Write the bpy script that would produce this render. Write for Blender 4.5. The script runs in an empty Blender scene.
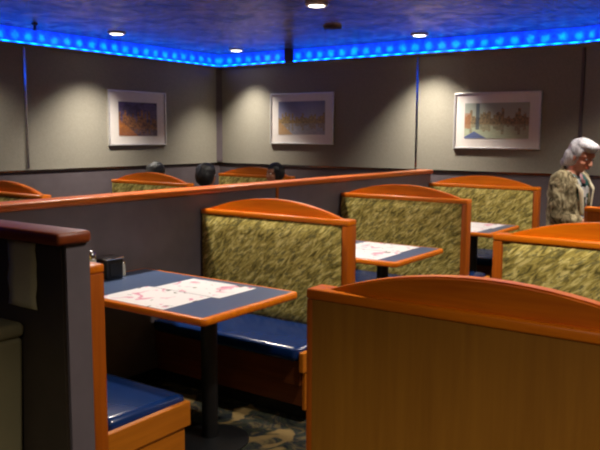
import bpy, bmesh, math, random
from mathutils import Vector, Matrix, noise
random.seed(7)
S = bpy.context.scene
C = S.collection
PI = math.pi

# ------------------------------------------------------------------ materials
def srgb(r, g, b):
    f = lambda c: (c/255/12.92) if c/255 <= .04045 else ((c/255+.055)/1.055)**2.4
    return (f(r), f(g), f(b), 1)

class NT:
    """small helper round a node tree"""
    def __init__(s, name):
        s.m = bpy.data.materials.new(name); s.m.use_nodes = True
        s.t = s.m.node_tree; s.b = s.t.nodes['Principled BSDF']
        s.out = s.t.nodes['Material Output']
    def n(s, typ, **kw):
        x = s.t.nodes.new(typ)
        for k, v in kw.items(): setattr(x, k, v)
        return x
    def l(s, a, b): s.t.links.new(a, b)
    def co(s, kind='Object', scale=(1, 1, 1), rot=(0, 0, 0), loc=(0, 0, 0), turn=None):
        c = s.n('ShaderNodeTexCoord'); m = s.n('ShaderNodeMapping')
        if turn:      # turn first, stretch afterwards
            q = s.n('ShaderNodeMapping'); q.inputs['Rotation'].default_value = turn
            s.l(c.outputs[kind], q.inputs['Vector']); m.inputs['Scale'].default_value = scale
            m.inputs['Location'].default_value = loc; s.l(q.outputs['Vector'], m.inputs['Vector']); return m.outputs['Vector']
        m.inputs['Scale'].default_value = scale; m.inputs['Rotation'].default_value = rot
        m.inputs['Location'].default_value = loc
        s.l(c.outputs[kind], m.inputs['Vector']); return m.outputs['Vector']
    def noise(s, vec, scale, detail=4, rough=.55, dist=0):
        x = s.n('ShaderNodeTexNoise'); x.inputs['Scale'].default_value = scale
        x.inputs['Detail'].default_value = detail; x.inputs['Roughness'].default_value = rough
        x.inputs['Distortion'].default_value = dist
        s.l(vec, x.inputs['Vector']); return x.outputs['Fac']
    def ramp(s, fac, stops, interp='LINEAR'):
        r = s.n('ShaderNodeValToRGB'); r.color_ramp.interpolation = interp
        e = r.color_ramp.elements
        while len(e) < len(stops): e.new(.5)
        for i, (p, c) in enumerate(stops): e[i].position = p; e[i].color = c
        s.l(fac, r.inputs['Fac']); return r.outputs['Color']
    def math(s, op, a, b=None, c=None):
        x = s.n('ShaderNodeMath', operation=op)
        for i, v in enumerate((a, b, c)):
            if v is None: continue
            if isinstance(v, (int, float)): x.inputs[i].default_value = v
            else: s.l(v, x.inputs[i])
        return x.outputs[0]
    def mix(s, fac, a, b, blend='MIX'):
        x = s.n('ShaderNodeMix', data_type='RGBA', blend_type=blend)
        for i, v in ((0, fac), (6, a), (7, b)):
            if isinstance(v, (int, float)): x.inputs[i].default_value = v
            elif isinstance(v, tuple): x.inputs[i].default_value = v
            else: s.l(v, x.inputs[i])
        return x.outputs[2]
    def sep(s, vec):
        x = s.n('ShaderNodeSeparateXYZ'); s.l(vec, x.inputs[0]); return x.outputs
    def comb(s, x_, y_, z_):
        x = s.n('ShaderNodeCombineXYZ')
        for i, v in enumerate((x_, y_, z_)):
            if isinstance(v, (int, float)): x.inputs[i].default_value = v
            else: s.l(v, x.inputs[i])
        return x.outputs[0]
    def bump(s, h, strength=.3, dist=.01):
        x = s.n('ShaderNodeBump'); x.inputs['Strength'].default_value = strength
        x.inputs['Distance'].default_value = dist
        s.l(h, x.inputs['Height']); s.l(x.outputs[0], s.b.inputs['Normal'])
    def set(s, color=None, rough=.5, metal=0, spec=.5, coat=0, coat_rough=.1):
        if isinstance(color, tuple): s.b.inputs['Base Color'].default_value = color
        elif color is not None: s.l(color, s.b.inputs['Base Color'])
        s.b.inputs['Roughness'].default_value = rough; s.b.inputs['Metallic'].default_value = metal
        s.b.inputs['Specular IOR Level'].default_value = spec
        s.b.inputs['Coat Weight'].default_value = coat; s.b.inputs['Coat Roughness'].default_value = coat_rough
        return s.m

def plain(name, col, rough=.5, metal=0, spec=.5, coat=0, var=.12, scale=30):
    t = NT(name)
    f = t.noise(t.co(), scale, 3)
    d = tuple(c*(1-var) for c in col[:3])+(1,); u = tuple(min(1, c*(1+var)) for c in col[:3])+(1,)
    return t.set(t.ramp(f, [(.3, d), (.7, u)]), rough, metal, spec, coat)

def wood(name, dark, light, axis='y', rough=.32, coat=.25):
    t = NT(name)
    sc = {'x': (1.2, 22, 22), 'y': (22, 1.2, 22), 'z': (22, 22, 1.2)}[axis]
    f = t.noise(t.co(scale=sc), 1.6, 6, .6, .4)
    g = t.noise(t.co(), 1.7, 2)
    f = t.math('ADD', t.math('MULTIPLY', f, .75), t.math('MULTIPLY', g, .25))
    t.set(t.ramp(f, [(.32, dark), (.68, light)]), rough, 0, .4, coat, .15)
    t.bump(f, .06, .002)
    return t.m

M = {}
M['wood_rail'] = wood('warm_orange_wood', srgb(206, 98, 2), srgb(238, 130, 4), 'y', .38, .1)
M['wood_end'] = wood('red_brown_wood', srgb(156, 72, 6), srgb(192, 96, 10), 'z', .4, .08)
M['wood_veneer'] = wood('honey_wood_veneer', srgb(146, 92, 20), srgb(166, 108, 28), 'z', .5, .05)
M['wood_seat'] = wood('amber_wood', srgb(180, 98, 16), srgb(206, 120, 26), 'x', .4, .1)
M['wood_cap'] = wood('dark_cherry_wood', srgb(118, 48, 12), srgb(150, 66, 18), 'y', .45, .04)
M['wood_cap_long'] = wood('cherry_wood_rail', srgb(180, 86, 20), srgb(214, 112, 34), 'x', .4, .06)
M['wood_dark'] = wood('dark_walnut_wood', srgb(84, 40, 10), srgb(108, 54, 16), 'y', .45, .05)
M['black'] = plain('black_metal', (.006, .006, .007, 1), .45)
M['vinyl'] = plain('blue_vinyl', srgb(14, 44, 98), .22, 0, .5, .0, .1, 12)
M['laminate'] = plain('slate_blue_laminate', srgb(76, 92, 126), .3, 0, .5, 0, .08, 120)
M['grey_lam'] = plain('grey_brown_laminate', srgb(104, 94, 98), .55, 0, .35, 0, .1, 6)
M['dark_panel'] = plain('dark_brown_panel', srgb(66, 56, 44), .6, 0, .3, 0, .12, 5)
M['chrome'] = plain('chrome', (.7, .7, .72, 1), .14, 1, .5, 0, .05)
M['silver'] = plain('silver_frame', (.82, .8, .8, 1), .36, .6, .5, 0, .05)
M['rail_metal'] = plain('dark_rail_metal', (.16, .14, .14, 1), .22, 1, .5, 0, .1)
M['mat'] = plain('white_picture_mat', srgb(242, 234, 228), .5, 0, .5, .6, .02)
M['white_trim'] = plain('white_lamp_trim', srgb(225, 222, 215), .4)
M['sheet'] = plain('cream_paper', srgb(200, 190, 150), .8, 0, .2, 0, .06, 8)
M['olive_box'] = plain('olive_plastic', srgb(150, 140, 104), .7, 0, .3, 0, .06, 5)
M['glass'] = plain('shaker_glass', srgb(215, 210, 196), .1, 0, .6, .3, .1)
M['black_plastic'] = plain('black_plastic', srgb(18, 18, 20), .35)
M['brown_plastic'] = plain('brown_plastic', srgb(74, 44, 30), .5)
M['skin'] = plain('skin', srgb(206, 140, 116), .5, 0, .4, 0, .06, 20)
M['skin_brown'] = plain('brown_skin', srgb(150, 96, 70), .5, 0, .4, 0, .06, 20)
M['white_eye'] = plain('eye_white', srgb(225, 220, 215), .3)
M['iris'] = plain('dark_iris', srgb(40, 30, 25), .25)
M['lips'] = plain('lips', srgb(160, 80, 75), .45)
M['trousers'] = plain('dark_trousers', srgb(38, 38, 46), .85)
M['shoe'] = plain('black_shoe', srgb(26, 24, 24), .45)
M['grey_shirt'] = plain('grey_shirt', srgb(80, 82, 92), .85)
M['navy_shirt'] = plain('navy_shirt', srgb(40, 48, 78), .85)
M['red_shirt'] = plain('maroon_shirt', srgb(104, 44, 44), .85)
M['lapel'] = plain('cream_lapel', srgb(214, 200, 172), .8, 0, .3, 0, .12, 60)

def mat_fabric():
    t = NT('green_leaf_fabric')
    v = t.co()
    # diagonal brush strokes in the y-z plane of the backrest
    v1 = t.co(scale=(3, 9, 34), turn=(math.radians(40), 0, 0))
    a = t.noise(v1, 1.35, 3, .6, .9)
    v2 = t.co(scale=(3, 14, 50), turn=(math.radians(34), 0, 0), loc=(4, 2, 7))
    b = t.noise(v2, 1.3, 3, .6, .8)
    base = t.ramp(a, [(.34, srgb(94, 84, 36)), (.5, srgb(180, 160, 80)), (.66, srgb(228, 210, 132))])
    mask = t.ramp(b, [(.53, (0, 0, 0, 1)), (.62, (1, 1, 1, 1))])
    c = t.mix(mask, base, srgb(120, 112, 68))
    t.set(c, .8, 0, .25); t.bump(a, .15, .004); return t.m
M['fabric'] = mat_fabric()

def mat_hair(name, c1, c2):
    t = NT(name)
    f = t.noise(t.co(scale=(60, 60, 12)), 2.0, 4, .6, .5)
    t.set(t.ramp(f, [(.3, c1), (.7, c2)]), .45, 0, .5); t.bump(f, .6, .01); return t.m
M['hair_grey'] = mat_hair('silver_grey_hair', srgb(150, 144, 160), srgb(228, 224, 226))
M['hair_black'] = mat_hair('black_hair', srgb(8, 7, 8), srgb(22, 19, 20))

def mat_jacket():
    t = NT('olive_tweed')
    f = t.noise(t.co(scale=(9, 9, 5)), 2.2, 5, .65, 1.2)
    t.set(t.ramp(f, [(.36, srgb(58, 48, 34)), (.5, srgb(134, 120, 92)), (.64, srgb(186, 172, 138))]), .9, 0, .2)
    t.bump(f, .4, .01); return t.m
M['jacket'] = mat_jacket()

def mat_blouse():
    t = NT('patterned_blouse')
    v = t.n('ShaderNodeTexVoronoi'); v.inputs['Scale'].default_value = 26
    t.l(t.co(), v.inputs['Vector'])
    s = t.sep(v.outputs['Color'])
    c = t.ramp(s[0], [(0, srgb(20, 52, 56)), (.3, srgb(60, 120, 116)), (.55, srgb(216, 214, 216)), (.8, srgb(206, 150, 156)), (.92, srgb(28, 60, 70))], 'CONSTANT')
    return t.set(c, .7)
M['blouse'] = mat_blouse()

def mat_wall():
    t = NT('wall_vinyl')
    g = t.noise(t.co(scale=(1, 1, 1)), 60, 2)
    t.set(t.ramp(g, [(.3, srgb(148, 143, 130)), (.7, srgb(158, 152, 138))]), .7, 0, .25); t.bump(g, .1, .002); return t.m
M['wall'] = mat_wall()

def mat_carpet():
    t = NT('patterned_carpet')
    a = t.noise(t.co(), 5.5, 3, .55, 2.4); b = t.noise(t.co(loc=(3, 5, 0)), 3.2, 2, .5, 1.6)
    f = t.noise(t.co(), 220, 2)
    c = t.ramp(a, [(.36, srgb(26, 30, 34)), (.46, srgb(58, 60, 44)), (.53, srgb(34, 38, 46)), (.6, srgb(96, 84, 56)), (.68, srgb(40, 34, 32))])
    c = t.mix(t.ramp(b, [(.58, (0, 0, 0, 1)), (.62, (1, 1, 1, 1))]), c, srgb(126, 104, 66))
    c = t.mix(.35, c, t.ramp(f, [(.3, (.1, .1, .1, 1)), (.7, (1, 1, 1, 1))]), 'MULTIPLY')
    t.set(c, .95, 0, .1); t.bump(f, .5, .006); return t.m
M['carpet'] = mat_carpet()

def mat_tin():
    t = NT('pressed_tin')
    x, y, z = t.sep(t.co())
    k = 2*PI/.155
    sx = t.math('SINE', t.math('MULTIPLY', x, k)); sy = t.math('SINE', t.math('MULTIPLY', y, k))
    dome = t.math('POWER', t.math('ABSOLUTE', t.math('MULTIPLY', sx, sy)), .6)
    kx = t.math('ABSOLUTE', t.math('SINE', t.math('MULTIPLY', x, PI/.62))); ky = t.math('ABSOLUTE', t.math('SINE', t.math('MULTIPLY', y, PI/.62)))
    seam = t.math('MINIMUM', t.math('MULTIPLY', t.math('MINIMUM', kx, ky), 14), 1.0)
    n_ = t.noise(t.co(), 5, 4, .65, 1.2)
    h = t.math('ADD', t.math('ADD', t.math('MULTIPLY', dome, .5), t.math('MULTIPLY', seam, .5)), t.math('MULTIPLY', n_, 1.6))
    tar = t.noise(t.co(loc=(3, 1, 0)), 4.2, 5, .7, 1.4)
    t.set(t.ramp(tar, [(.42, srgb(80, 56, 34)), (.6, srgb(214, 176, 120))]), .27, .8, .5)
    t.bump(h, .65, .026); return t.m
M['tin'] = mat_tin()

def mat_crown():
    # backlit textured light panel: rows of little lamps behind translucent blue plastic
    t = NT('backlit_blue_panel')
    x, y, z = t.sep(t.co())
    u = t.math('ADD', x, y)
    cell = t.math('POWER', t.math('ABSOLUTE', t.math('MULTIPLY', t.math('SINE', t.math('MULTIPLY', u, PI/.17)), t.math('SINE', t.math('MULTIPLY', t.math('SUBTRACT', z, 2.515), PI/.155)))), 2.0)
    n_ = t.noise(t.co(), 11, 4, .7, 1.0)
    p = t.math('ADD', t.math('MULTIPLY', cell, .6), t.math('MULTIPLY', t.math('SUBTRACT', n_, .3), 1.1))
    t.l(t.ramp(p, [(.12, (.002, .012, .5, 1)), (.42, (.001, .05, .8, 1)), (.9, (.002, .26, 1, 1))]), t.b.inputs['Emission Color'])
    t.b.inputs['Emission Strength'].default_value = 2.3
    return t.set((.02, .03, .1, 1), .4)
M['crown'] = mat_crown()

def mat_emit(name, col, strength, wave=None):
    t = NT(name)
    t.set((.02, .02, .02, 1), .4)
    t.b.inputs['Emission Color'].default_value = col
    t.b.inputs['Emission Strength'].default_value = strength
    if wave:
        x, y, z = t.sep(t.co())
        d = t.math('ABSOLUTE', t.math('SINE', t.math('MULTIPLY', t.math('ADD', x, y), PI/wave)))
        t.l(t.math('ADD', t.math('MULTIPLY', t.math('POWER', d, 3.0), strength*1.5), strength*.35), t.b.inputs['Emission Strength'])
    return t.m
M['rope'] = mat_emit('blue_rope_glow', (.0005, .11, 1, 1), 9, .17)
M['lens'] = mat_emit('lamp_lens_glow', (1, .9, .74, 1), 9)
M['lens_off'] = plain('dark_lens', srgb(46, 42, 40), .4)

def mat_print(name, sky_top, sky_low, dark, mid, water, hz=.42, tall=.3, seed=0., xfreq=9., extra=None, blur=.0):
    """watercolour city skyline over water; local x across, z up, both 0..1 in Generated space"""
    t = NT(name)
    c = t.n('ShaderNodeTexCoord'); x, y, z = t.sep(c.outputs['Generated'])
    wob = t.noise(t.co('Generated', (7, 1, 7), loc=(seed, 0, seed)), 2.0, 4)
    col = t.math('FLOOR', t.math('MULTIPLY', x, xfreq*3))
    hnoise = t.n('ShaderNodeTexWhiteNoise', noise_dimensions='1D'); t.l(t.math('ADD', col, seed), hnoise.inputs['W'])
    h = t.math('ADD', hz, t.math('MULTIPLY', t.math('ADD', t.math('MULTIPLY', hnoise.outputs['Value'], .7), t.math('MULTIPLY', wob, .5)), tall))
    sky = t.mix(t.math('MULTIPLY', t.math('ADD', z, t.math('MULTIPLY', wob, .3)), .85), sky_low, sky_top)
    bn = t.noise(t.co('Generated', (26, 1, 12), loc=(seed*2, 0, 1)), 1.2, 4, .75)
    bld = t.ramp(bn, [(.35, dark), (.62, mid)])
    isb = t.math('MULTIPLY', t.math('LESS_THAN', z, h), t.math('ADD', .55, t.math('MULTIPLY', bn, .8)))
    isb = t.math('MINIMUM', isb, 1.0)
    a = t.mix(isb, sky, bld)
    wn = t.noise(t.co('Generated', (6, 1, 26), loc=(seed, 0, 3)), 2, 4, .6)
    refl = t.math('MULTIPLY', t.math('GREATER_THAN', z, t.math('SUBTRACT', hz, t.math('MULTIPLY', hnoise.outputs['Value'], hz*.8))), .6)
    wcol = t.mix(refl, t.ramp(wn, [(.3, water), (.7, sky_low)]), bld)
    fin = t.mix(t.math('LESS_THAN', z, hz), a, wcol)
    big = t.noise(t.co('Generated', (3, 1, 4), loc=(seed, 2, seed)), 1.3, 3, .6, 1.0)
    if extra == 'river':       # slate tower, its reflection and an orange bank at the left
        tw = t.math('MULTIPLY', t.math('LESS_THAN', t.math('ABSOLUTE', t.math('SUBTRACT', x, .21)), .03), t.math('GREATER_THAN', z, .25))
        fin = t.mix(t.math('MULTIPLY', tw, .8), fin, srgb(70, 84, 100))
        tri = t.math('LESS_THAN', t.math('ADD', t.math('ABSOLUTE', t.math('SUBTRACT', x, .16)), z), .2)
        fin = t.mix(tri, fin, srgb(104, 116, 158))
        bank = t.math('MULTIPLY', t.math('LESS_THAN', x, .1), t.math('LESS_THAN', t.math('ABSOLUTE', t.math('SUBTRACT', z, .5)), .22))
        fin = t.mix(t.math('MULTIPLY', bank, .6), fin, srgb(186, 120, 78))
    if extra == 'harbour':     # golden quay at the lower left
        q = t.math('LESS_THAN', t.math('ADD', t.math('MULTIPLY', x, 1.3), z), .42)
        fin = t.mix(t.math('MULTIPLY', q, .75), fin, srgb(196, 150, 84))
    if extra == 'night':
        fin = t.mix(t.ramp(big, [(.44, (0, 0, 0, 1)), (.64, (.75, .75, .75, 1))]), fin, srgb(46, 38, 58))
        fin = t.mix(t.math('MULTIPLY', t.math('LESS_THAN', t.math('ADD', x, z), .5), .5), fin, srgb(206, 124, 48))
    return t.set(fin, .5, 0, .4, .5, .12)
M['print_night'] = mat_print('night_city_print', srgb(84, 72, 118), srgb(150, 126, 140), srgb(44, 32, 36), srgb(206, 140, 84), srgb(84, 62, 58), .22, .6, 3., 7., 'night')
M['print_harbour'] = mat_print('harbour_print', srgb(120, 126, 168), srgb(196, 184, 190), srgb(64, 44, 24), srgb(206, 172, 112), srgb(128, 146, 166), .34, .36, 11., 9., 'harbour')
M['print_river'] = mat_print('river_print', srgb(170, 176, 168), srgb(208, 212, 184), srgb(48, 58, 42), srgb(190, 160, 120), srgb(176, 190, 160), .4, .5, 23., 8., 'river')

def mat_placemat(name, seed):
    t = NT(name)
    v = t.co(loc=(seed, seed*2, 0))
    a = t.noise(v, 9, 2, .5, 1.0); b = t.noise(t.co(loc=(seed+5, 1, 0)), 13, 2, .5, 1.2)
    c = t.mix(t.ramp(a, [(.58, (0, 0, 0, 1)), (.62, (1, 1, 1, 1))]), srgb(242, 236, 238), srgb(226, 150, 176))
    c = t.mix(t.ramp(b, [(.66, (0, 0, 0, 1)), (.69, (1, 1, 1, 1))]), c, srgb(84, 74, 62))
    return t.set(c, .4, 0, .4)
M['placemat_a'] = mat_placemat('printed_placemat', 1.3)
M['placemat_b'] = mat_placemat('printed_placemat_pink', 6.1)

# ------------------------------------------------------------------ mesh helpers
def new_bm(): return bmesh.new()

def add_box(bm, x0, x1, y0, y1, z0, z1, bev=0, seg=2):
    r = bmesh.ops.create_cube(bm, size=1)
    for v in r['verts']:
        v.co = Vector((x0+(v.co.x+.5)*(x1-x0), y0+(v.co.y+.5)*(y1-y0), z0+(v.co.z+.5)*(z1-z0)))
    if bev:
        es = list({e for v in r['verts'] for e in v.link_edges})
        bmesh.ops.bevel(bm, geom=es, offset=bev, segments=seg, affect='EDGES', profile=.5)
    return bm

def add_cyl(bm, p, r0, r1, h, n=24, cap=True):
    r = bmesh.ops.create_cone(bm, cap_ends=cap, segments=n, radius1=r0, radius2=r1, depth=h)
    for v in r['verts']: v.co += Vector(p)+Vector((0, 0, h/2))
    return bm

def add_lathe(bm, prof, n=24, c=(0, 0, 0)):
    rings = []
    for r, z in prof:
        rings.append([bm.verts.new((c[0]+r*math.cos(2*PI*i/n), c[1]+r*math.sin(2*PI*i/n), c[2]+z)) for i in range(n)])
    for a, b in zip(rings, rings[1:]):
        for i in range(n): bm.faces.new((a[i], a[(i+1) % n], b[(i+1) % n], b[i]))
    bm.faces.new(list(reversed(rings[0]))); bm.faces.new(rings[-1])
    return bm

def add_prism(bm, pts, axis, a, b):
    """extrude a closed 2-D outline along axis from a to b (outline in the two other axes, in order)"""
    def P(u, v, w): return {'x': (w, u, v), 'y': (u, w, v), 'z': (u, v, w)}[axis]
    A = [bm.verts.new(P(u, v, a)) for u, v in pts]; B = [bm.verts.new(P(u, v, b)) for u, v in pts]
    n = len(pts)
    bm.faces.new(A); bm.faces.new(list(reversed(B)))
    for i in range(n): bm.faces.new((A[i], B[i], B[(i+1) % n], A[(i+1) % n]))
    bmesh.ops.recalc_face_normals(bm, faces=bm.faces[:])
    return bm

def add_capsule(bm, p0, r0, p1, r1, sub=2, sq=(1, 1, 1)):
    """hull of two spheres"""
    t = bmesh.new()
    for p, r in ((p0, r0), (p1, r1)):
        q = bmesh.ops.create_icosphere(t, subdivisions=sub, radius=1)
        for v in q['verts']: v.co = Vector((v.co.x*r*sq[0], v.co.y*r*sq[1], v.co.z*r*sq[2]))+Vector(p)
    h = bmesh.ops.convex_hull(t, input=t.verts[:])
    bmesh.ops.delete(t, geom=[g for g in t.verts if not g.link_faces], context='VERTS')
    inner = [v for v in h.get('geom_interior', []) if isinstance(v, bmesh.types.BMVert) and v.is_valid]
    if inner: bmesh.ops.delete(t, geom=inner, context='VERTS')
    bmesh.ops.recalc_face_normals(t, faces=t.faces[:])
    me = bpy.data.meshes.new('tmp'); t.to_mesh(me); t.free(); bm.from_mesh(me); bpy.data.meshes.remove(me)
    return bm

def add_ball(bm, p, r, sub=3, rot=None):
    q = bmesh.ops.create_icosphere(bm, subdivisions=sub, radius=1)
    R = rot or Matrix.Identity(3)
    for v in q['verts']: v.co = R @ Vector((v.co.x*r[0], v.co.y*r[1], v.co.z*r[2]))+Vector(p)
    return bm

def obj(name, bm, m, parent=None, smooth=False, angle=None):
    me = bpy.data.meshes.new(name); bm.to_mesh(me); bm.free()
    me.materials.append(M[m] if isinstance(m, str) else m)
    if smooth:
        for p in me.polygons: p.use_smooth = True
        if angle: me.set_sharp_from_angle(angle=math.radians(angle))
    o = bpy.data.objects.new(name, me); C.objects.link(o)
    if parent: o.parent = parent
    return o

def tag(o, label, cat, group=None):
    o['label'] = label; o['category'] = cat
    if group: o['group'] = group
    return o

def thing(name, label, cat, loc=(0, 0, 0), rz=0, group=None):
    o = bpy.data.objects.new(name, None); C.objects.link(o)
    o.location = loc; o.rotation_euler = (0, 0, rz); o.empty_display_size = .1
    return tag(o, label, cat, group)

def struct(name, bm, m, parent=None, smooth=False):
    o = obj(name, bm, m, parent, smooth)
    if not parent: o['kind'] = 'structure'
    return o

def dup(o, parent=None):
    c = o.copy(); C.objects.link(c)
    if parent: c.parent = parent
    for ch in list(o.children): dup(ch, c)
    return c

# ------------------------------------------------------------------ the room
XB, YL, ZC, ZW = 8.01, 7.075, 2.68, 2.50
XF, YR = -2.2, -3.4
RAIL = 1.155
KX, KY = XB-.9, .12                      # far end of the angled wall piece
P0 = Vector((XB, 2.052, 0)); P1 = Vector((KX+.02, KY, 0))

def room_outline(): return [(XF, YR), (KX+.02, YR), (KX+.02, KY), (XB, 2.052), (XB, YL), (XF, YL)]
bm = new_bm(); add_prism(bm, room_outline(), 'z', -.1, 0); struct('floor', bm, 'carpet')
bm = new_bm(); add_prism(bm, room_outline(), 'z', ZC, ZC+.1); struct('ceiling', bm, 'tin')

def wall_run(name, a, b, inward, z0, z1, m, d0=0., d1=.12, kind=True):
    """slab along a-b; d measured outward from the room"""
    a, b = Vector(a[:2]), Vector(b[:2]); n = Vector(inward[:2]).normalized()
    pts = [a-n*d0, b-n*d0, b-n*d1, a-n*d1]
    bm = new_bm(); add_prism(bm, [tuple(p) for p in pts], 'z', z0, z1)
    return struct(name, bm, m)

angn = Vector((-(P0-P1).y, (P0-P1).x, 0)).normalized()     # into the room
runs = [('left', (XF, YL), (XB, YL), (0, -1)), ('back', (XB, YL), (XB, 2.052), (-1, 0)),
        ('right', tuple(P0[:2]), tuple(P1[:2]), tuple(angn[:2]))]
for side, a, b, n in runs:
    wall_run('wall_'+side, a, b, n, 0, ZC, 'wall')
k = 1
for side, a, b, n in runs:
    wall_run('wainscot_'+side, a, b, n, .1, RAIL-.02, 'grey_lam', -.008, 0)
    wall_run('baseboard_'+side, a, b, n, 0, .1, 'black', -.012, 0)
    wall_run('trim_%d' % k, a, b, n, RAIL-.02, RAIL+.004, 'rail_metal', -.018, 0); k += 1
    wall_run('trim_%d' % k, a, b, n, ZW-.006, ZW, 'wall', -.062, 0); k += 1
    wall_run('trim_%d' % k, a, b, n, ZW, ZW+.014, 'wall', -.062, -.058); k += 1
    wall_run('trim_%d' % k, a, b, n, ZW+.001, ZC, 'crown', -.006, 0); k += 1
wall_run('wall_side', (KX+.02, KY), (KX+.02, YR), (-1, 0), 0, ZC, 'grey_lam')
wall_run('wall_near', (XF, YR), (KX+.02, YR), (0, 1), 0, ZC, 'grey_lam')
wall_run('wall_front', (XF, YR), (XF, YL), (1, 0), 0, ZC, 'grey_lam')
# vertical metal seams on the walls
for side, x0, x1, y0, y1 in (('left', 4.835, 4.865, YL-.014, YL), ('back', XB-.014, XB, 3.925, 3.955)):
    bm = new_bm(); add_box(bm, x0, x1, y0, y1, RAIL+.02, ZW-.02, .004); struct('trim_%d' % k, bm, 'chrome'); k += 1
bm = new_bm(); add_prism(bm, [(XB-.06, YL), (XB, YL-.06), (XB, YL)], 'z', RAIL+.02, ZW-.02); struct('trim_%d' % k, bm, 'grey_lam'); k += 1  # grey strip down the room corner, darker than the walls
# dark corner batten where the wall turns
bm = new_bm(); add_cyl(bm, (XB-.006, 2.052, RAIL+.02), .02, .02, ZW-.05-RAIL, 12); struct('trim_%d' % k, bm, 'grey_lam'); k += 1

def rope(a, b, n, label):
    a, b = Vector((*a[:2], 0)), Vector((*b[:2], 0)); n = Vector((*n[:2], 0)).normalized()
    a = a+n*.032; b = b+n*.032; d = (b-a).normalized(); a = a+d*.02; b = b-d*.02
    bm = new_bm(); L = (b-a).length; nn = 10; rings = []
    for s in (0, L):
        rings.append([bm.verts.new(a+d*s+n*(.016*math.cos(2*PI*i/nn))+Vector((0, 0, ZW+.0165+.016*math.sin(2*PI*i/nn)))) for i in range(nn)])
    for i in range(nn): bm.faces.new((rings[0][i], rings[0][(i+1) % nn], rings[1][(i+1) % nn], rings[1][i]))
    bm.faces.new(rings[0]); bm.faces.new(rings[1]); bmesh.ops.recalc_face_normals(bm, faces=bm.faces[:])
    tag(obj('rope_light', bm, 'rope', None, True, 50), label, 'light strip')
rope(runs[0][1], runs[0][2], runs[0][3], 'glowing blue light strip along the top of the left wall')
rope(runs[1][1], runs[1][2], runs[1][3], 'glowing blue light strip along the top of the back wall with two pictures')
rope(runs[2][1], runs[2][2], runs[2][3], 'short glowing blue light strip above the woman at the right edge')

# downlights
def downlight(x, y, label, power, on=True, cone=132):
    t = thing('ceiling_light', label, 'ceiling light', (x, y, ZC), 0, 'round lamps in the tin ceiling')
    bm = new_bm()
    add_lathe(bm, [(.072, 0), (.098, 0), (.1, -.006), (.092, -.016), (.076, -.018), (.072, -.008)], 32)
    obj('trim_ring', bm, 'white_trim' if on else 'brown_plastic', t, True, 40)
    bm = new_bm(); add_lathe(bm, [(.072, -.001), (.072, -.012), (.05, -.02), (.02, -.024)], 32)
    obj('lens', bm, 'lens' if on else 'lens_off', t, True, 60)
    if on:
        d = bpy.data.lights.new('lamp', 'SPOT'); d.energy = power*(2.7 if cone < 110 else 1); d.color = (1, .92, .8)
        d.spot_size = math.radians(cone); d.spot_blend = 1.0 if cone < 110 else .6; d.shadow_soft_size = .06
        l = bpy.data.objects.new('lamp', d); C.objects.link(l); l.parent = t; l.location = (0, 0, -.03)
    return t
PW = 150
downlight(5.65, 6.5, 'lit ceiling lamp nearest the left wall, above the dark night city picture', PW, True, 104)
downlight(7.62, 6.42, 'lit ceiling lamp closest to the far room corner', PW*.8, True, 92)
downlight(5.40, 3.64, 'lit ceiling lamp at the top edge, highest in view', PW*1.5)
downlight(7.59, 3.73, 'lit ceiling lamp in front of the metal seam on the back wall', PW, True, 98)
downlight(6.6, 4.25, 'unlit dark recessed ceiling fitting between the two middle lamps', 0, False)
for x, y, p in ((3.65, 6.5, PW), (3.28, 3.62, PW*1.9), (2.75, .95, PW*1.6), (5.4, 1.0, PW*1.2), (6.6, 1.1, PW), (1.1, -1.2, 100), (-.7, .2, 330)):  # unseen lamps added for light; the last two fill the foreground
    downlight(x, y, 'unseen round ceiling lamp, added to light the room', p)

# pendent sprinkler and brown sensor by the blue light
t = thing('sprinkler', 'small dark sprinkler head hanging from the ceiling at the upper left', 'sprinkler', (4.74, 6.7, ZC))
bm = new_bm(); add_cyl(bm, (0, 0, -.012), .03, .034, .012); obj('collar', bm, 'brown_plastic', t)
bm = new_bm(); add_cyl(bm, (0, 0, -.06), .012, .012, .05); add_cyl(bm, (0, 0, -.066), .026, .026, .006); obj('nozzle', bm, 'black', t)
bm = new_bm(); add_box(bm, XB-.12, XB-.08, 5.70, 5.83, ZW+.01, ZC, .008)
tag(obj('sensor_box', bm, 'brown_plastic'), 'small brown box interrupting the blue glow above the harbour picture', 'sensor')

# ------------------------------------------------------------------ pictures
def picture(label, pr, w, h, mw, mt, mb, loc, rz):
    t = thing('framed_picture', label, 'picture', loc, rz, 'framed city pictures on the walls')
    fw = .022; d = .03
    bm = new_bm()
    add_box(bm, -w/2, -w/2+fw, -d, 0, 0, h, .005); add_box(bm, w/2-fw, w/2, -d, 0, 0, h, .005)
    add_box(bm, -w/2+fw, w/2-fw, -d, 0, h-fw, h, .005); add_box(bm, -w/2+fw, w/2-fw, -d, 0, 0, fw, .005)
    obj('frame', bm, 'silver', t)
    bm = new_bm(); add_box(bm, -w/2+fw, w/2-fw, -.016, -.002, fw, h-fw); obj('mat_board', bm, 'mat', t)
    bm = new_bm(); add_box(bm, -w/2+mw, w/2-mw, -.019, -.0161, mb, h-mt); obj('print', bm, pr, t)
    return t
picture('silver framed picture of a dark orange and violet night city, on the left wall', 'print_night', .96, .68, .16, .14, .12, (6.455, YL, 1.415), 0)
picture('silver framed harbour skyline picture with blue water, left one on the back wall', 'print_harbour', 1.02, .675, .135, .11, .13, (XB, 5.62, 1.435), -PI/2)
picture('silver framed river skyline picture in pale green, right one on the back wall', 'print_river', 1.0, .635, .13, .12, .12, (XB, 2.962, 1.41), -PI/2)

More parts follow.
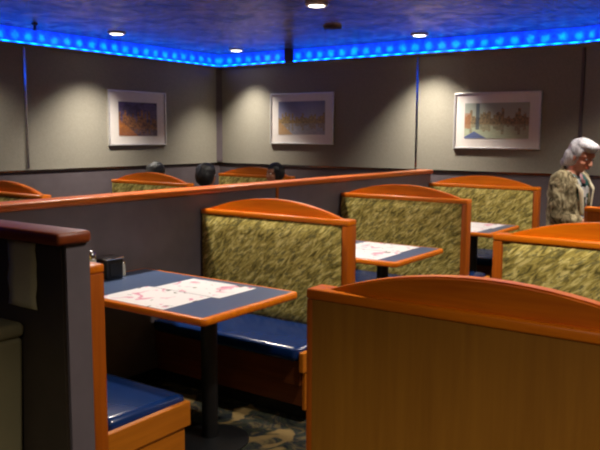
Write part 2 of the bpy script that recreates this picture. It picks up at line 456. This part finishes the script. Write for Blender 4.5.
# ------------------------------------------------------------------ the partition
YP = 3.29
t = thing('partition', 'long grey half-height partition with wooden cap behind the row of green booths', 'partition', (1.6, YP, 0))
bm = new_bm(); add_box(bm, 0, 5.44, 0, .11, .1, 1.165); obj('panel', bm, 'grey_lam', t)
bm = new_bm(); add_box(bm, 0, 5.44, .01, .10, 0, .1); obj('plinth', bm, 'black', t)
bm = new_bm(); add_box(bm, -.03, 5.46, -.022, .132, 1.165, 1.205, .012, 3); obj('cap_rail', bm, 'wood_cap_long', t, True, 40)
bm = new_bm(); add_box(bm, 2.755, 2.785, -.006, 0, .1, 1.165); obj('seam_strip', bm, 'wood_end', t)
t = thing('partition', 'short grey partition end with thick dark wooden cap at the left edge', 'partition', (1.6, 2.13, 0))
bm = new_bm(); add_box(bm, 0, .1, 0, 1.16, .1, 1.165); obj('panel', bm, 'grey_lam', t)
bm = new_bm(); add_box(bm, -.012, 0, .012, 1.16, .1, 1.165); obj('face_panel', bm, 'dark_panel', t)['label'] = 'dark brown face panel'
bm = new_bm(); add_box(bm, .01, .09, .01, 1.16, 0, .1); obj('plinth', bm, 'black', t)
bm = new_bm(); add_box(bm, -.05, .1, -.018, 1.135, 1.165, 1.21, .014, 3); obj('cap_rail', bm, 'wood_cap', t, True, 40)
bm = new_bm()
N = 10
top = []
for i in range(N+1):
    z = 1.158-.245*i/N; off = .0035+.006*(i/N)**2
    top.append([bm.verts.new((1.588-off-.002*math.sin(j*2.1+i), 2.285+.172*j/4+.003*math.sin(i*1.7+j), z)) for j in range(5)])
for a, b in zip(top, top[1:]):
    for j in range(4): bm.faces.new((a[j], a[j+1], b[j+1], b[j]))
sheet = obj('paper_sheet', bm, 'sheet', None, True)
md = sheet.modifiers.new('thick', 'SOLIDIFY'); md.thickness = .0015
tag(sheet, 'pale cream sheet hanging on the dark face of the left partition end', 'paper')
t = thing('storage_bin', 'tall pale olive bin standing against the left partition end', 'bin', (1.43, 2.64, 0))
bm = new_bm(); add_box(bm, -.15, .15, -.27, .27, .02, .80, .02, 3)
for v in bm.verts:
    s = .9+.1*v.co.z/.8; v.co.x *= s; v.co.y *= s
obj('body', bm, 'olive_box', t, True, 40)
bm = new_bm(); add_box(bm, -.155, .155, -.275, .275, .80, .855, .02, 3); obj('lid', bm, 'olive_box', t, True, 40)
bm = new_bm(); add_box(bm, -.13, .13, -.24, .24, 0, .02); obj('foot', bm, 'black', t)

# ------------------------------------------------------------------ booths
L = 1.135; TK = .07; ZB = 1.073
def arc_pts(y0, y1, z0, rise, n=28):
    c = (y0+y1)/2; h = (y1-y0)/2; R = (h*h+rise*rise)/(2*rise)
    return [(c+h*math.cos(PI-PI*i/n), z0+math.sqrt(max(0, R*R-(h*math.cos(PI-PI*i/n))**2))-(R-rise)) for i in range(n+1)]

def make_pad(t, sx):
    """upholstered backrest on the -x (sx=-1) or +x face"""
    bm = new_bm(); ny, nz = 24, 14
    y0, y1, z0, z1 = .05, L-.004, .40, ZB-.034
    def X(u, v, d): return (-d if sx < 0 else TK+d)
    g = []
    for j in range(nz+1):
        row = []
        for i in range(ny+1):
            u, v = i/ny, j/nz
            e = min(1, min(u, 1-u)*(y1-y0)/.03, 1)*min(1, min(v, 1-v)*(z1-z0)/.03)
            d = .004+.022*math.sqrt(max(0, 1-(1-e)**2))+.008*math.sin(PI*u)*math.sin(PI*v)
            row.append(bm.verts.new((X(u, v, d), y0+u*(y1-y0), z0+v*(z1-z0))))
        g.append(row)
    for j in range(nz):
        for i in range(ny): bm.faces.new((g[j][i], g[j][i+1], g[j+1][i+1], g[j+1][i]))
    rim = [e for e in bm.edges if e.is_boundary]
    r = bmesh.ops.extrude_edge_only(bm, edges=rim)
    for v in r['geom']:
        if isinstance(v, bmesh.types.BMVert): v.co.x = 0 if sx < 0 else TK
    bmesh.ops.holes_fill(bm, edges=[e for e in bm.edges if e.is_boundary])
    bmesh.ops.recalc_face_normals(bm, faces=bm.faces[:])
    return obj('backrest_pad', bm, 'fabric', t, True, 60)

def make_seat(t, sx):
    W = .455
    f = (lambda x: -x) if sx < 0 else (lambda x: TK+x)
    def bx(bm, a, b, *r, **k): a, b = sorted((f(a), f(b))); return add_box(bm, a, b, *r, **k)
    bm = new_bm(); bx(bm, .0, W-.03, .03, L-.005, .1, .345); s = obj('seat', bm, 'wood_dark', t)
    bm = new_bm(); bx(bm, W-.03, W-.012, .03, L-.005, .215, .35, bev=.003); obj('front_board', bm, 'wood_dark', s)
    bm = new_bm(); bx(bm, .0, W, .0, .03, .295, .405, bev=.005); obj('end_board', bm, 'wood_seat', s)
    bm = new_bm(); bx(bm, .0, W-.03, .008, .028, .08, .295, bev=.003); obj('end_panel', bm, 'wood_seat', s)
    bm = new_bm(); bx(bm, .02, W-.1, .05, L-.01, 0, .1); obj('plinth', bm, 'black', s)
    bm = new_bm(); bx(bm, .03, W+.015, .036, L-.008, .345, .44, bev=.035, seg=5)
    ymid = (L)/2
    for v in bm.verts:
        if v.co.z > .42:
            u = (v.co.y-ymid)/(L/2); w = (abs(v.co.x-f(.23)))/.23
            v.co.z += .012*(1-u*u)*(1-min(1, w*w))
            v.co.z -= .02*min(1, max(0, (abs(v.co.x-f(0))-.30)/.17))**2
    obj('cushion', bm, 'vinyl', s, True, 50)['label'] = 'glossy blue vinyl cushion'
    # piping along the front top edge
    bm = new_bm(); add_capsule(bm, (f(W+.008), .06, .405), .006, (f(W+.008), L-.03, .405), .006, 1)
    obj('piping', bm, 'vinyl', s, True)

def make_booth(label, loc, front, rear, group, ry=0):
    """front faces -x, rear faces +x; front is 'fabric+seat', 'veneer' or 'plain'"""
    t = thing('restaurant_booth', label, 'booth', loc, ry, group)
    bm = new_bm(); add_box(bm, 0, TK, .02, L, .0, ZB-.03); obj('back_panel', bm, 'wood_end', t)
    bm = new_bm(); add_box(bm, -.014, TK+.006, -.001, L, ZB-.034, ZB, .008, 3); obj('top_rail', bm, 'wood_rail', t, True, 40)
    bm = new_bm(); add_prism(bm, arc_pts(.07, L-.05, ZB, .09), 'x', .012, TK-.012)
    es = [e for e in bm.edges if abs(e.verts[0].co.x-e.verts[1].co.x) < 1e-5 and e.verts[0].co.z > ZB+.001]
    bmesh.ops.bevel(bm, geom=es, offset=.006, segments=2, affect='EDGES')
    obj('crest', bm, 'wood_rail', t, True, 40)
    bm = new_bm(); add_box(bm, -.012, TK+.004, 0, .046 if front == 'fabric' else .022, 0, ZB-.034, .005); obj('end_post', bm, 'wood_end', t, True, 40)
    if front == 'fabric':
        make_pad(t, -1); make_seat(t, -1)
    elif front == 'veneer':
        bm = new_bm(); add_box(bm, -.01, 0, .022, L-.022, .08, ZB-.034); obj('veneer_panel', bm, 'wood_veneer', t)['label'] = 'plain honey wood back panel'
        bm = new_bm(); add_box(bm, -.014, .0, L-.022, L, 0, ZB-.034); obj('end_post', bm, 'wood_end', t)
        bm = new_bm(); add_box(bm, -.008, 0, .022, L-.022, 0, .08); obj('kick_board', bm, 'black', t)
    if rear:
        make_pad(t, 1); make_seat(t, 1)
    return t
YA = 2.145
G1, G2, G3 = 'booths along the grey partition', 'booths on the near side of the aisle', 'booths beyond the grey partition'
make_booth('booth beside the left partition end, only its end post and blue seat in view', (1.703, YA, 0), 'plain', True, G1)
make_booth('green upholstered booth behind the nearest table, facing the camera', (3.537, YA, 0), 'fabric', True, G1)
make_booth('green upholstered booth in the middle, behind the second table', (5.264, YA, 0), 'fabric', True, G1)
make_booth('green upholstered booth farthest along the grey partition, under the river picture', (6.99, YA, 0), 'fabric', False, G1)
YB = 1.286-L
def mirror_booth(b):
    """put the end post on the +y (aisle) end"""
    for ch in [b]+list(b.children_recursive):
        if ch.type == 'MESH':
            ch.data = ch.data.copy() if ch.data.users > 1 else ch.data
            for v in ch.data.vertices: v.co.y = L-v.co.y
            ch.data.flip_normals()
    return b
mirror_booth(make_booth('big plain wooden booth back in the right foreground', (1.875, YB, 0), 'veneer', True, G2))
mirror_booth(make_booth('green upholstered booth at the right edge, behind the wooden foreground booth', (3.50, YB, 0), 'fabric', True, G2))
mirror_booth(make_booth('dark booth end beside the standing woman at the right edge', (5.235, YB, 0), 'plain', True, G2))
YD = 5.05
make_booth('booth beyond the partition at the far left, only its dark arched crest showing', (3.53, 4.96, 0), 'fabric', True, G3)
make_booth('green booth top beyond the partition, left of the two dark heads', (5.264, YD, 0), 'fabric', True, G3)
make_booth('green booth top beyond the partition, at the far room corner', (6.99, YD, 0), 'fabric', False, G3)

# ------------------------------------------------------------------ tables
def make_table(label, x, y, w=.71, l=1.13):
    t = thing('dining_table', label, 'table', (x, y, 0), 0, 'blue topped tables between the booths')
    def outline(off, r=.035):
        pts = []
        x0, x1, y0, y1 = -w/2+off, w/2-off, off, l-off; r = max(.004, r-off)
        for cx, cy, a0, rr in ((x1-r, y0+r, -90, r), (x1-r, y1-r, 0, r), (x0+r, y1-r, 90, r), (x0+r, y0+r, 180, r)):
            for i in range(7):
                a = math.radians(a0+15*i); pts.append((cx+rr*math.cos(a), cy+rr*math.sin(a)))
        return pts
    bm = new_bm(); add_prism(bm, outline(.026), 'z', .717, .7503); obj('table_top', bm, 'laminate', t)
    bm = new_bm()
    prof = [(.026, .7503), (.010, .7503), (.004, .7485), (.0, .743), (.0, .722), (.004, .7165), (.010, .715), (.026, .715)]
    rings = [[bm.verts.new((*p, z)) for p in outline(o_)] for o_, z in prof]
    for a, b in zip(rings, rings[1:]+rings[:1]):
        for i in range(len(a)): bm.faces.new((a[i], a[(i+1) % len(a)], b[(i+1) % len(a)], b[i]))
    bmesh.ops.recalc_face_normals(bm, faces=bm.faces[:])
    obj('edge_rim', bm, 'wood_rail', t, True, 50)
    bm = new_bm(); add_cyl(bm, (0, .30, .02), .042, .042, .68, 20); add_box(bm, -.12, .12, .18, .42, .695, .715, .004); obj('leg', bm, 'black', t, True, 40)
    bm = new_bm(); add_lathe(bm, [(.2, 0), (.2, .008), (.17, .018), (.05, .026)], 28, (0, .30, 0)); obj('base', bm, 'black', t, True, 40)
    bm = new_bm(); add_box(bm, -.2, .2, l-.04, l, .62, .715, .004); obj('wall_bracket', bm, 'black', t)
    return t
make_table('nearest blue topped table with a black napkin caddy and printed placemats', 2.667, YA-.011, .73, 1.15)
make_table('second blue topped table along the partition, before the middle green booth', 4.475, YA-.005, .74, 1.14)
make_table('third blue topped table along the partition, before the farthest green booth', 6.19, YA+.02, .74, 1.11)

def placemat(label, m, x0, x1, y0, y1, rz=0., z=.7507):
    cx, cy = (x0+x1)/2, (y0+y1)/2
    bm = new_bm(); add_box(bm, x0-cx, x1-cx, y0-cy, y1-cy, 0, .0012)
    o = obj('placemat', bm, m); o.location = (cx, cy, z); o.rotation_euler = (0, 0, rz)
    return tag(o, label, 'placemat', 'paper placemats on the tables')
placemat('white printed paper placemat by the nearest booth seat post, on the nearest table', 'placemat_a', 2.33, 2.655, 2.41, 2.86)
placemat('white placemat with pink print beside the green booth, on the nearest table', 'placemat_b', 2.662, 2.955, 2.36, 2.81)
placemat('white paper placemat on the near side of the second table', 'placemat_b', 4.125, 4.46, 2.29, 2.72)
placemat('white paper placemat on the far side of the second table, by the middle green booth', 'placemat_a', 4.47, 4.79, 2.31, 2.76)
placemat('white paper placemat on the near side of the third table', 'placemat_a', 5.84, 6.17, 2.30, 2.74)
placemat('white paper placemat on the far side of the third table, by the farthest booth', 'placemat_b', 6.18, 6.50, 2.28, 2.72)

# condiments against the partition
t = thing('napkin_caddy', 'black napkin caddy at the partition end of the nearest table', 'caddy', (2.688, 3.20, .7506))
bm = new_bm(); add_box(bm, -.058, .058, -.05, .05, 0, .11, .008); obj('body', bm, 'black_plastic', t, True, 40)
bm = new_bm(); add_box(bm, -.062, .062, -.055, .055, .11, .122, .004); obj('top_plate', bm, 'chrome', t, True, 40)
bm = new_bm(); add_box(bm, -.04, .04, -.056, -.05, .02, .09, .002); obj('napkin_slot', bm, 'black', t)
def shaker(label, loc, h, r):
    t = thing('shaker', label, 'shaker', loc)
    bm = new_bm(); add_lathe(bm, [(r*.95, 0), (r, .006), (r*.86, h*.6), (r*.8, h*.72)], 16); obj('glass_body', bm, 'glass', t, True, 50)
    bm = new_bm(); add_lathe(bm, [(r*.88, h*.72), (r*.9, h*.84), (r*.6, h*.97), (r*.15, h)], 16); obj('chrome_lid', bm, 'chrome', t, True, 50)
shaker('glass shaker with chrome lid right of the black napkin caddy', (2.79, 3.215, .7506), .09, .024)
shaker('tall chrome topped shaker left of the black napkin caddy, above the booth post', (2.567, 3.20, .7506), .172, .03)

# ------------------------------------------------------------------ people
def remesh(bm, voxel, smooth=6):
    me = bpy.data.meshes.new('tmp'); bm.to_mesh(me); bm.free()
    o = bpy.data.objects.new('tmp', me); C.objects.link(o)
    m = o.modifiers.new('r', 'REMESH'); m.mode = 'VOXEL'; m.voxel_size = voxel
    if smooth:
        s = o.modifiers.new('s', 'SMOOTH'); s.factor = .5; s.iterations = smooth
    dg = bpy.context.evaluated_depsgraph_get(); ev = o.evaluated_get(dg)
    out = bmesh.new(); r = bpy.data.meshes.new_from_object(ev); out.from_mesh(r)
    bpy.data.objects.remove(o); bpy.data.meshes.remove(me); bpy.data.meshes.remove(r)
    return out

def head_shape(bm, c, R, s=1.):
    """cranium, jaw, nose, ears, brow around centre c; local +x is the face"""
    T = lambda x, y, z: Vector(c)+R @ Vector((x*s, y*s, z*s))
    add_ball(bm, T(-.012, 0, .03), (.096*s, .076*s, .088*s), 3, R)
    add_ball(bm, T(.022, 0, -.035), (.068*s, .058*s, .082*s), 3, R)
    add_capsule(bm, T(.05, 0, -.092), .022*s, T(.03, 0, -.06), .045*s)
    add_capsule(bm, T(.084, 0, .012), .009*s, T(.104, 0, -.03), .014*s)        # nose
    for q in (-1, 1):
        add_ball(bm, T(-.005, q*.076, -.012), (.02*s, .009*s, .032*s), 2, R)     # ears
        add_capsule(bm, T(.078, q*.016, .03), .011*s, T(.064, q*.05, .026), .012*s)   # brow
        add_ball(bm, T(.062, q*.04, -.03), (.022*s, .02*s, .02*s), 2, R)         # cheek
        add_ball(bm, T(.1, q*.011, -.034), (.01*s, .008*s, .007*s), 2, R)
    add_ball(bm, T(.085, 0, -.062), (.012*s, .024*s, .011*s), 2, R)             # mouth mound

def face_parts(parent, c, R, s=1.):
    T = lambda x, y, z: Vector(c)+R @ Vector((x*s, y*s, z*s))
    for q in (-1, 1):
        bm = new_bm(); add_ball(bm, T(.071, q*.031, .006), (.013*s, .014*s, .0085*s), 2, R); e = obj('eye', bm, 'white_eye', parent, True)
        bm = new_bm(); add_ball(bm, T(.081, q*.031, .006), (.004*s, .006*s, .006*s), 2, R); obj('iris', bm, 'iris', e, True)
    bm = new_bm(); add_ball(bm, T(.094, 0, -.0625), (.005*s, .022*s, .0065*s), 2, R); obj('mouth', bm, 'lips', parent, True)

def hair_shape(c, R, s, extra, cut=True):
    T = lambda x, y, z: Vector(c)+R @ Vector((x*s, y*s, z*s))
    bm = new_bm()
    add_ball(bm, T(-.018, 0, .038), (.108*s, .09*s, .096*s), 3, R)
    for p, r in extra: add_ball(bm, T(*p), tuple(q*s for q in r), 3, R)
    bm = remesh(bm, .008, 4)
    Ri = R.inverted()
    for v in bm.verts:
        q = Ri @ (v.co-Vector(c))/s
        n = noise.noise(Vector((q.x*9, q.y*26, q.z*9)))+.6*noise.noise(Vector((q.x*30, q.y*60, q.z*22)))
        v.co += (v.co-Vector(T(-.01, 0, .02))).normalized()*n*.007*s
    if cut:   # open the face
        rm = [v for v in bm.verts if (lambda q: q.x > .03 and q.z < .055+.25*max(0, .06-q.x)*0 and abs(q.y) < .068)(Ri @ (v.co-Vector(c))/s)]
        bmesh.ops.delete(bm, geom=rm, context='VERTS')
    return bm

def hand(bm, w, d, n, side, curl=.5, s=1.):
    """palm and five fingers from wrist w along d; n is the palm normal, side the thumb direction"""
    d, n, side = Vector(d).normalized(), Vector(n).normalized(), Vector(side).normalized()
    w = Vector(w)
    for k_ in (-.024, -.008, .008, .024):
        add_capsule(bm, w+side*k_*.6, .014*s, w+d*.085*s+side*k_*s, .0125*s, 1)
    for k_, ln in ((.027, .066), (.009, .075), (-.009, .07), (-.026, .055)):
        p = w+d*.085*s+side*k_*s; a = 0
        for j, f in enumerate((.45, .32, .25)):
            a += curl*(.5 if j == 0 else .8)
            q = p+(d*math.cos(a)+n*math.sin(a))*ln*f*s*1.1
            add_capsule(bm, p, (.0095-.001*j)*s, q, (.0088-.001*j)*s, 1); p = q
    p = w+d*.03*s+side*.025*s
    for j, f in enumerate((.034, .03, .024)):
        q = p+(d*(.65+.15*j)+side*(.7-.3*j)+n*.3).normalized()*f*s
        add_capsule(bm, p, (.0125-.0012*j)*s, q, (.0115-.0012*j)*s, 1); p = q

def RZ(yaw, pitch=0, roll=0):
    return Matrix.Rotation(yaw, 3, 'Z') @ Matrix.Rotation(pitch, 3, 'Y') @ Matrix.Rotation(roll, 3, 'X')

# --- standing woman; local +x is the way she faces, feet at z 0
def standing_woman(loc, yaw):
    t = thing('person', 'grey haired woman standing at the right in an olive jacket, looking down', 'person', loc, yaw)
    hc = (.085, 0, 1.405); hR = RZ(math.radians(-14), math.radians(24))
    bm = new_bm(); V = Vector
    # trunk
    add_capsule(bm, (-.01, -.07, .86), .115, (-.01, .07, .86), .115)
    add_capsule(bm, (-.01, -.06, .87), .11, (.0, -.05, 1.05), .10); add_capsule(bm, (-.01, .06, .87), .11, (.0, .05, 1.05), .10)
    add_capsule(bm, (.0, -.055, 1.03), .10, (.0, -.075, 1.17), .105); add_capsule(bm, (.0, .055, 1.03), .10, (.0, .075, 1.17), .105)
    add_capsule(bm, (.005, -.12, 1.235), .058, (.005, .12, 1.235), .058)
    add_capsule(bm, (-.01, 0, 1.17), .1, (.0, 0, 1.25), .07)
    add_capsule(bm, (.0, 0, 1.23), .056, (.055, 0, 1.345), .05)
    head_shape(bm, hc, hR)
    for q in (-1, 1):
        add_capsule(bm, (-.01, q*.085, .85), .098, (.0, q*.085, .46), .055)
        add_capsule(bm, (.0, q*.085, .46), .056, (-.015, q*.085, .32), .054); add_capsule(bm, (-.015, q*.085, .32), .054, (-.02, q*.085, .085), .036)
        add_capsule(bm, (-.035, q*.085, .045), .034, (.12, q*.095, .03), .028)
        el = V((.015, q*.225, .945)); wr = V((.215, q*.13, .90))
        add_capsule(bm, (.0, q*.165, 1.225), .056, (.005, q*.2, 1.1), .05); add_capsule(bm, (.005, q*.2, 1.1), .049, el, .04)
        add_capsule(bm, el, .041, wr, .027)
        hand(bm, wr+V((.005, 0, 0)), (.9, -q*.35, -.15), (-.1, -q*.3, -.95), (-.2, -q*.9, .3), .5, .92)
    obj('body', remesh(bm, .0065, 5), 'skin', t, True)
    face_parts(t, hc, hR)
    hb = hair_shape(hc, hR, 1., [((-.05, .045, -.03), (.07, .05, .075)), ((-.05, -.045, -.03), (.07, .05, .075)), ((-.075, 0, -.075), (.05, .065, .06)),
                                 ((-.10, -.01, -.10), (.045, .055, .05)), ((.045, 0, .1), (.06, .07, .035)), ((.0, 0, .09), (.09, .08, .05))])
    obj('hair', hb, 'hair_grey', t, True)
    # blouse
    bm = new_bm()
    add_capsule(bm, (.004, -.055, .88), .118, (.006, -.055, 1.03), .108); add_capsule(bm, (.004, .055, .88), .118, (.006, .055, 1.03), .108)
    add_capsule(bm, (.004, -.055, 1.03), .11, (.008, -.07, 1.17), .112); add_capsule(bm, (.004, .055, 1.03), .11, (.008, .07, 1.17), .112)
    add_capsule(bm, (.004, -.06, 1.2), .085, (.004, .06, 1.2), .085)
    bm = remesh(bm, .01, 4)
    obj('blouse', bm, 'blouse', t, True)
    # jacket: hull shapes, opened at the front
    bm = new_bm()
    for q in (-1, 1):
        add_capsule(bm, (-.01, q*.075, .74), .138, (-.005, q*.075, 1.02), .128)
        add_capsule(bm, (-.005, q*.075, 1.02), .128, (-.008, q*.09, 1.17), .122)
        add_capsule(bm, (-.01, q*.06, 1.2), .092, (-.008, q*.155, 1.22), .082)
        el = V((.01, q*.23, .94)); wr = V((.19, q*.142, .902))
        add_capsule(bm, (-.004, q*.17, 1.215), .08, (.0, q*.212, 1.09), .073); add_capsule(bm, (.0, q*.212, 1.09), .073, el, .062)
        add_capsule(bm, el, .062, wr, .046)
    add_capsule(bm, (-.03, 0, 1.2), .1, (-.022, 0, 1.26), .075)
    bm = remesh(bm, .009, 5)
    for v in bm.verts:
        n = noise.noise(v.co*14)*.010+noise.noise(v.co*34)*.004
        v.co += v.normal*n
    rm = []
    for v in bm.verts:
        x, y, z = v.co
        w = .035+.055*max(0, min(1, (z-.86)/.36))
        if x > .05 and abs(y) < w and z > .7 and (x < .16): rm.append(v)
        elif z < .63: rm.append(v)
        elif (v.co-V((.035, 0, 1.29))).length < .075: rm.append(v)
        else:
            for q in (-1, 1):
                if x > .195 and y*q > .08 and z < .97: rm.append(v)
    bmesh.ops.delete(bm, geom=list(set(rm)), context='VERTS')
    j = obj('jacket', bm, 'jacket', t, True); md = j.modifiers.new('t', 'SOLIDIFY'); md.thickness = .006; md.offset = -1
    # cream lapels
    for q in (-1, 1):
        bm = new_bm(); pts = []
        for i in range(13):
            f = i/12
            z = 1.285-.34*f; y = q*(.062+.034*math.sin(PI*min(1, f*1.3))*(1-f)-.012*f)
            x = .03+.112*min(1, f*2.4)**.8+.004
            wd = .022+.03*math.sin(PI*(.15+.8*f))
            pts.append(((x, y, z), (x-.012, y+q*wd, z+.012)))
        vs = [[bm.verts.new(a), bm.verts.new(b)] for a, b in pts]
        for a, b in zip(vs, vs[1:]): bm.faces.new((a[0], a[1], b[1], b[0]))
        l = obj('lapel', bm, 'lapel', j, True); md = l.modifiers.new('t', 'SOLIDIFY'); md.thickness = .008
    # trousers, shoes
    bm = new_bm()
    add_capsule(bm, (-.01, -.07, .86), .122, (-.01, .07, .86), .122)
    for q in (-1, 1):
        add_capsule(bm, (-.01, q*.085, .84), .108, (.0, q*.085, .46), .068); add_capsule(bm, (.0, q*.085, .46), .068, (-.02, q*.085, .12), .056)
    bm = remesh(bm, .01, 4); bmesh.ops.delete(bm, geom=[v for v in bm.verts if v.co.z < .075 or v.co.z > .95], context='VERTS')
    obj('trousers', bm, 'trousers', t, True)
    for q in (-1, 1):
        bm = new_bm(); add_capsule(bm, (-.04, q*.085, .05), .043, (.13, q*.096, .038), .036)
        bm = remesh(bm, .008, 3)
        for v in bm.verts: v.co.z = max(0, v.co.z)
        obj('shoe', bm, 'shoe', t, True)
    return t
standing_woman((5.90, 1.57, 0), math.radians(-100))

def seated(label, loc, yaw, top, shirt, hair_r, skin='skin_brown', tilt=0):
    """seated figure: local origin on the floor below the hips, +x is the way it faces"""
    t = thing('person', label, 'person', loc, yaw, 'diners beyond the partition')
    ho = top-1.245
    hc = (.02, 0, 1.13+ho); hR = RZ(0, math.radians(tilt))
    bm = new_bm(); V = Vector
    add_capsule(bm, (.0, -.08, .55), .1, (.0, .08, .55), .1)
    for q in (-1, 1):
        add_capsule(bm, (.0, q*.06, .56), .105, (.0, q*.085, .84+ho), .105)
        add_capsule(bm, (.0, q*.085, .535), .078, (.41, q*.1, .51), .056)
        add_capsule(bm, (.41, q*.1, .5), .056, (.40, q*.1, .09), .04); add_capsule(bm, (.38, q*.1, .035), .033, (.5, q*.1, .03), .028)
        el = V((.07, q*.24, .68+ho)); wr = V((.27, q*.15, .79))
        add_capsule(bm, (.0, q*.17, .91+ho), .06, el, .043); add_capsule(bm, el, .042, wr, .028)
        hand(bm, wr, (.9, -q*.3, -.1), (0, 0, -1), (0, -q, .1), .3)
    add_capsule(bm, (.0, -.12, .915+ho), .062, (.0, .12, .915+ho), .062)
    add_capsule(bm, (.0, 0, .92+ho), .06, (.01, 0, 1.06+ho), .052)
    head_shape(bm, hc, hR)
    obj('body', remesh(bm, .008, 5), skin, t, True); face_parts(t, hc, hR)
    obj('hair', hair_shape(hc, hR, 1., hair_r), 'hair_black', t, True)
    bm = new_bm()
    for q in (-1, 1):
        add_capsule(bm, (.0, q*.065, .56), .122, (.0, q*.085, .84+ho), .118)
        add_capsule(bm, (.0, q*.165, .915+ho), .075, (.045, q*.222, .76+ho), .062)
    add_capsule(bm, (.0, -.12, .92+ho), .07, (.0, .12, .92+ho), .07)
    obj('shirt', remesh(bm, .011, 4), shirt, t, True)
    bm = new_bm(); add_capsule(bm, (.0, -.085, .555), .112, (.0, .085, .555), .112)
    for q in (-1, 1):
        add_capsule(bm, (.0, q*.088, .545), .092, (.41, q*.1, .51), .066); add_capsule(bm, (.41, q*.1, .5), .066, (.40, q*.1, .12), .055)
    obj('trousers', remesh(bm, .011, 4), 'trousers', t, True)
    for q in (-1, 1):
        bm = new_bm(); add_capsule(bm, (.36, q*.1, .045), .042, (.52, q*.1, .038), .036); bm = remesh(bm, .01, 3)
        for v in bm.verts: v.co.z = max(0, v.co.z)
        obj('shoe', bm, 'shoe', t, True)
    return t
PUFF = [((-.04, 0, .0), (.1, .098, .11)), ((-.02, 0, .05), (.105, .1, .085))]
seated('back of a black haired head beyond the partition, left of the middle green booth top', (5.52, 5.06, 0), 0, 1.255, 'grey_shirt', PUFF)
seated('small black haired head just above the orange crest of the leftmost green booth top', (5.52, 5.78, 0), 0, 1.245, 'navy_shirt', PUFF)
seated('black haired diner facing left with a glimpse of brown cheek, beyond the partition', (6.75, 5.1, 0), PI-.35, 1.225, 'red_shirt', [((-.03, 0, .01), (.1, .092, .1))])

# ------------------------------------------------------------------ camera, world, view
f, pit, yaw, roll = 731., math.radians(6.97), math.radians(35.16), math.radians(.31)
fw = Vector((math.cos(yaw)*math.cos(pit), math.sin(yaw)*math.cos(pit), -math.sin(pit)))
rt = Vector((math.sin(yaw), -math.cos(yaw), 0)); up = rt.cross(fw)
R_ = rt*math.cos(roll)+up*math.sin(roll); U_ = -rt*math.sin(roll)+up*math.cos(roll)
cd = bpy.data.cameras.new('camera'); cam = bpy.data.objects.new('camera', cd); C.objects.link(cam)
m3 = Matrix((R_, U_, -fw)).transposed()
cam.matrix_world = Matrix.Translation((0, 0, 1.55)) @ m3.to_4x4()
cd.sensor_width = 36; cd.lens = f*36/600; cd.clip_start = .05
S.camera = cam
w = bpy.data.worlds.new('world'); S.world = w; w.use_nodes = True
w.node_tree.nodes['Background'].inputs[0].default_value = (.02, .02, .025, 1)
S.view_settings.view_transform = 'Standard'; S.view_settings.look = 'None'
S.view_settings.exposure = 0; S.view_settings.gamma = 1; S.view_settings.use_curve_mapping = False
S.cycles.use_denoising = True
S.cycles.filter_width = 2.2
S.cycles.max_bounces = 8; S.cycles.sample_clamp_indirect = 6
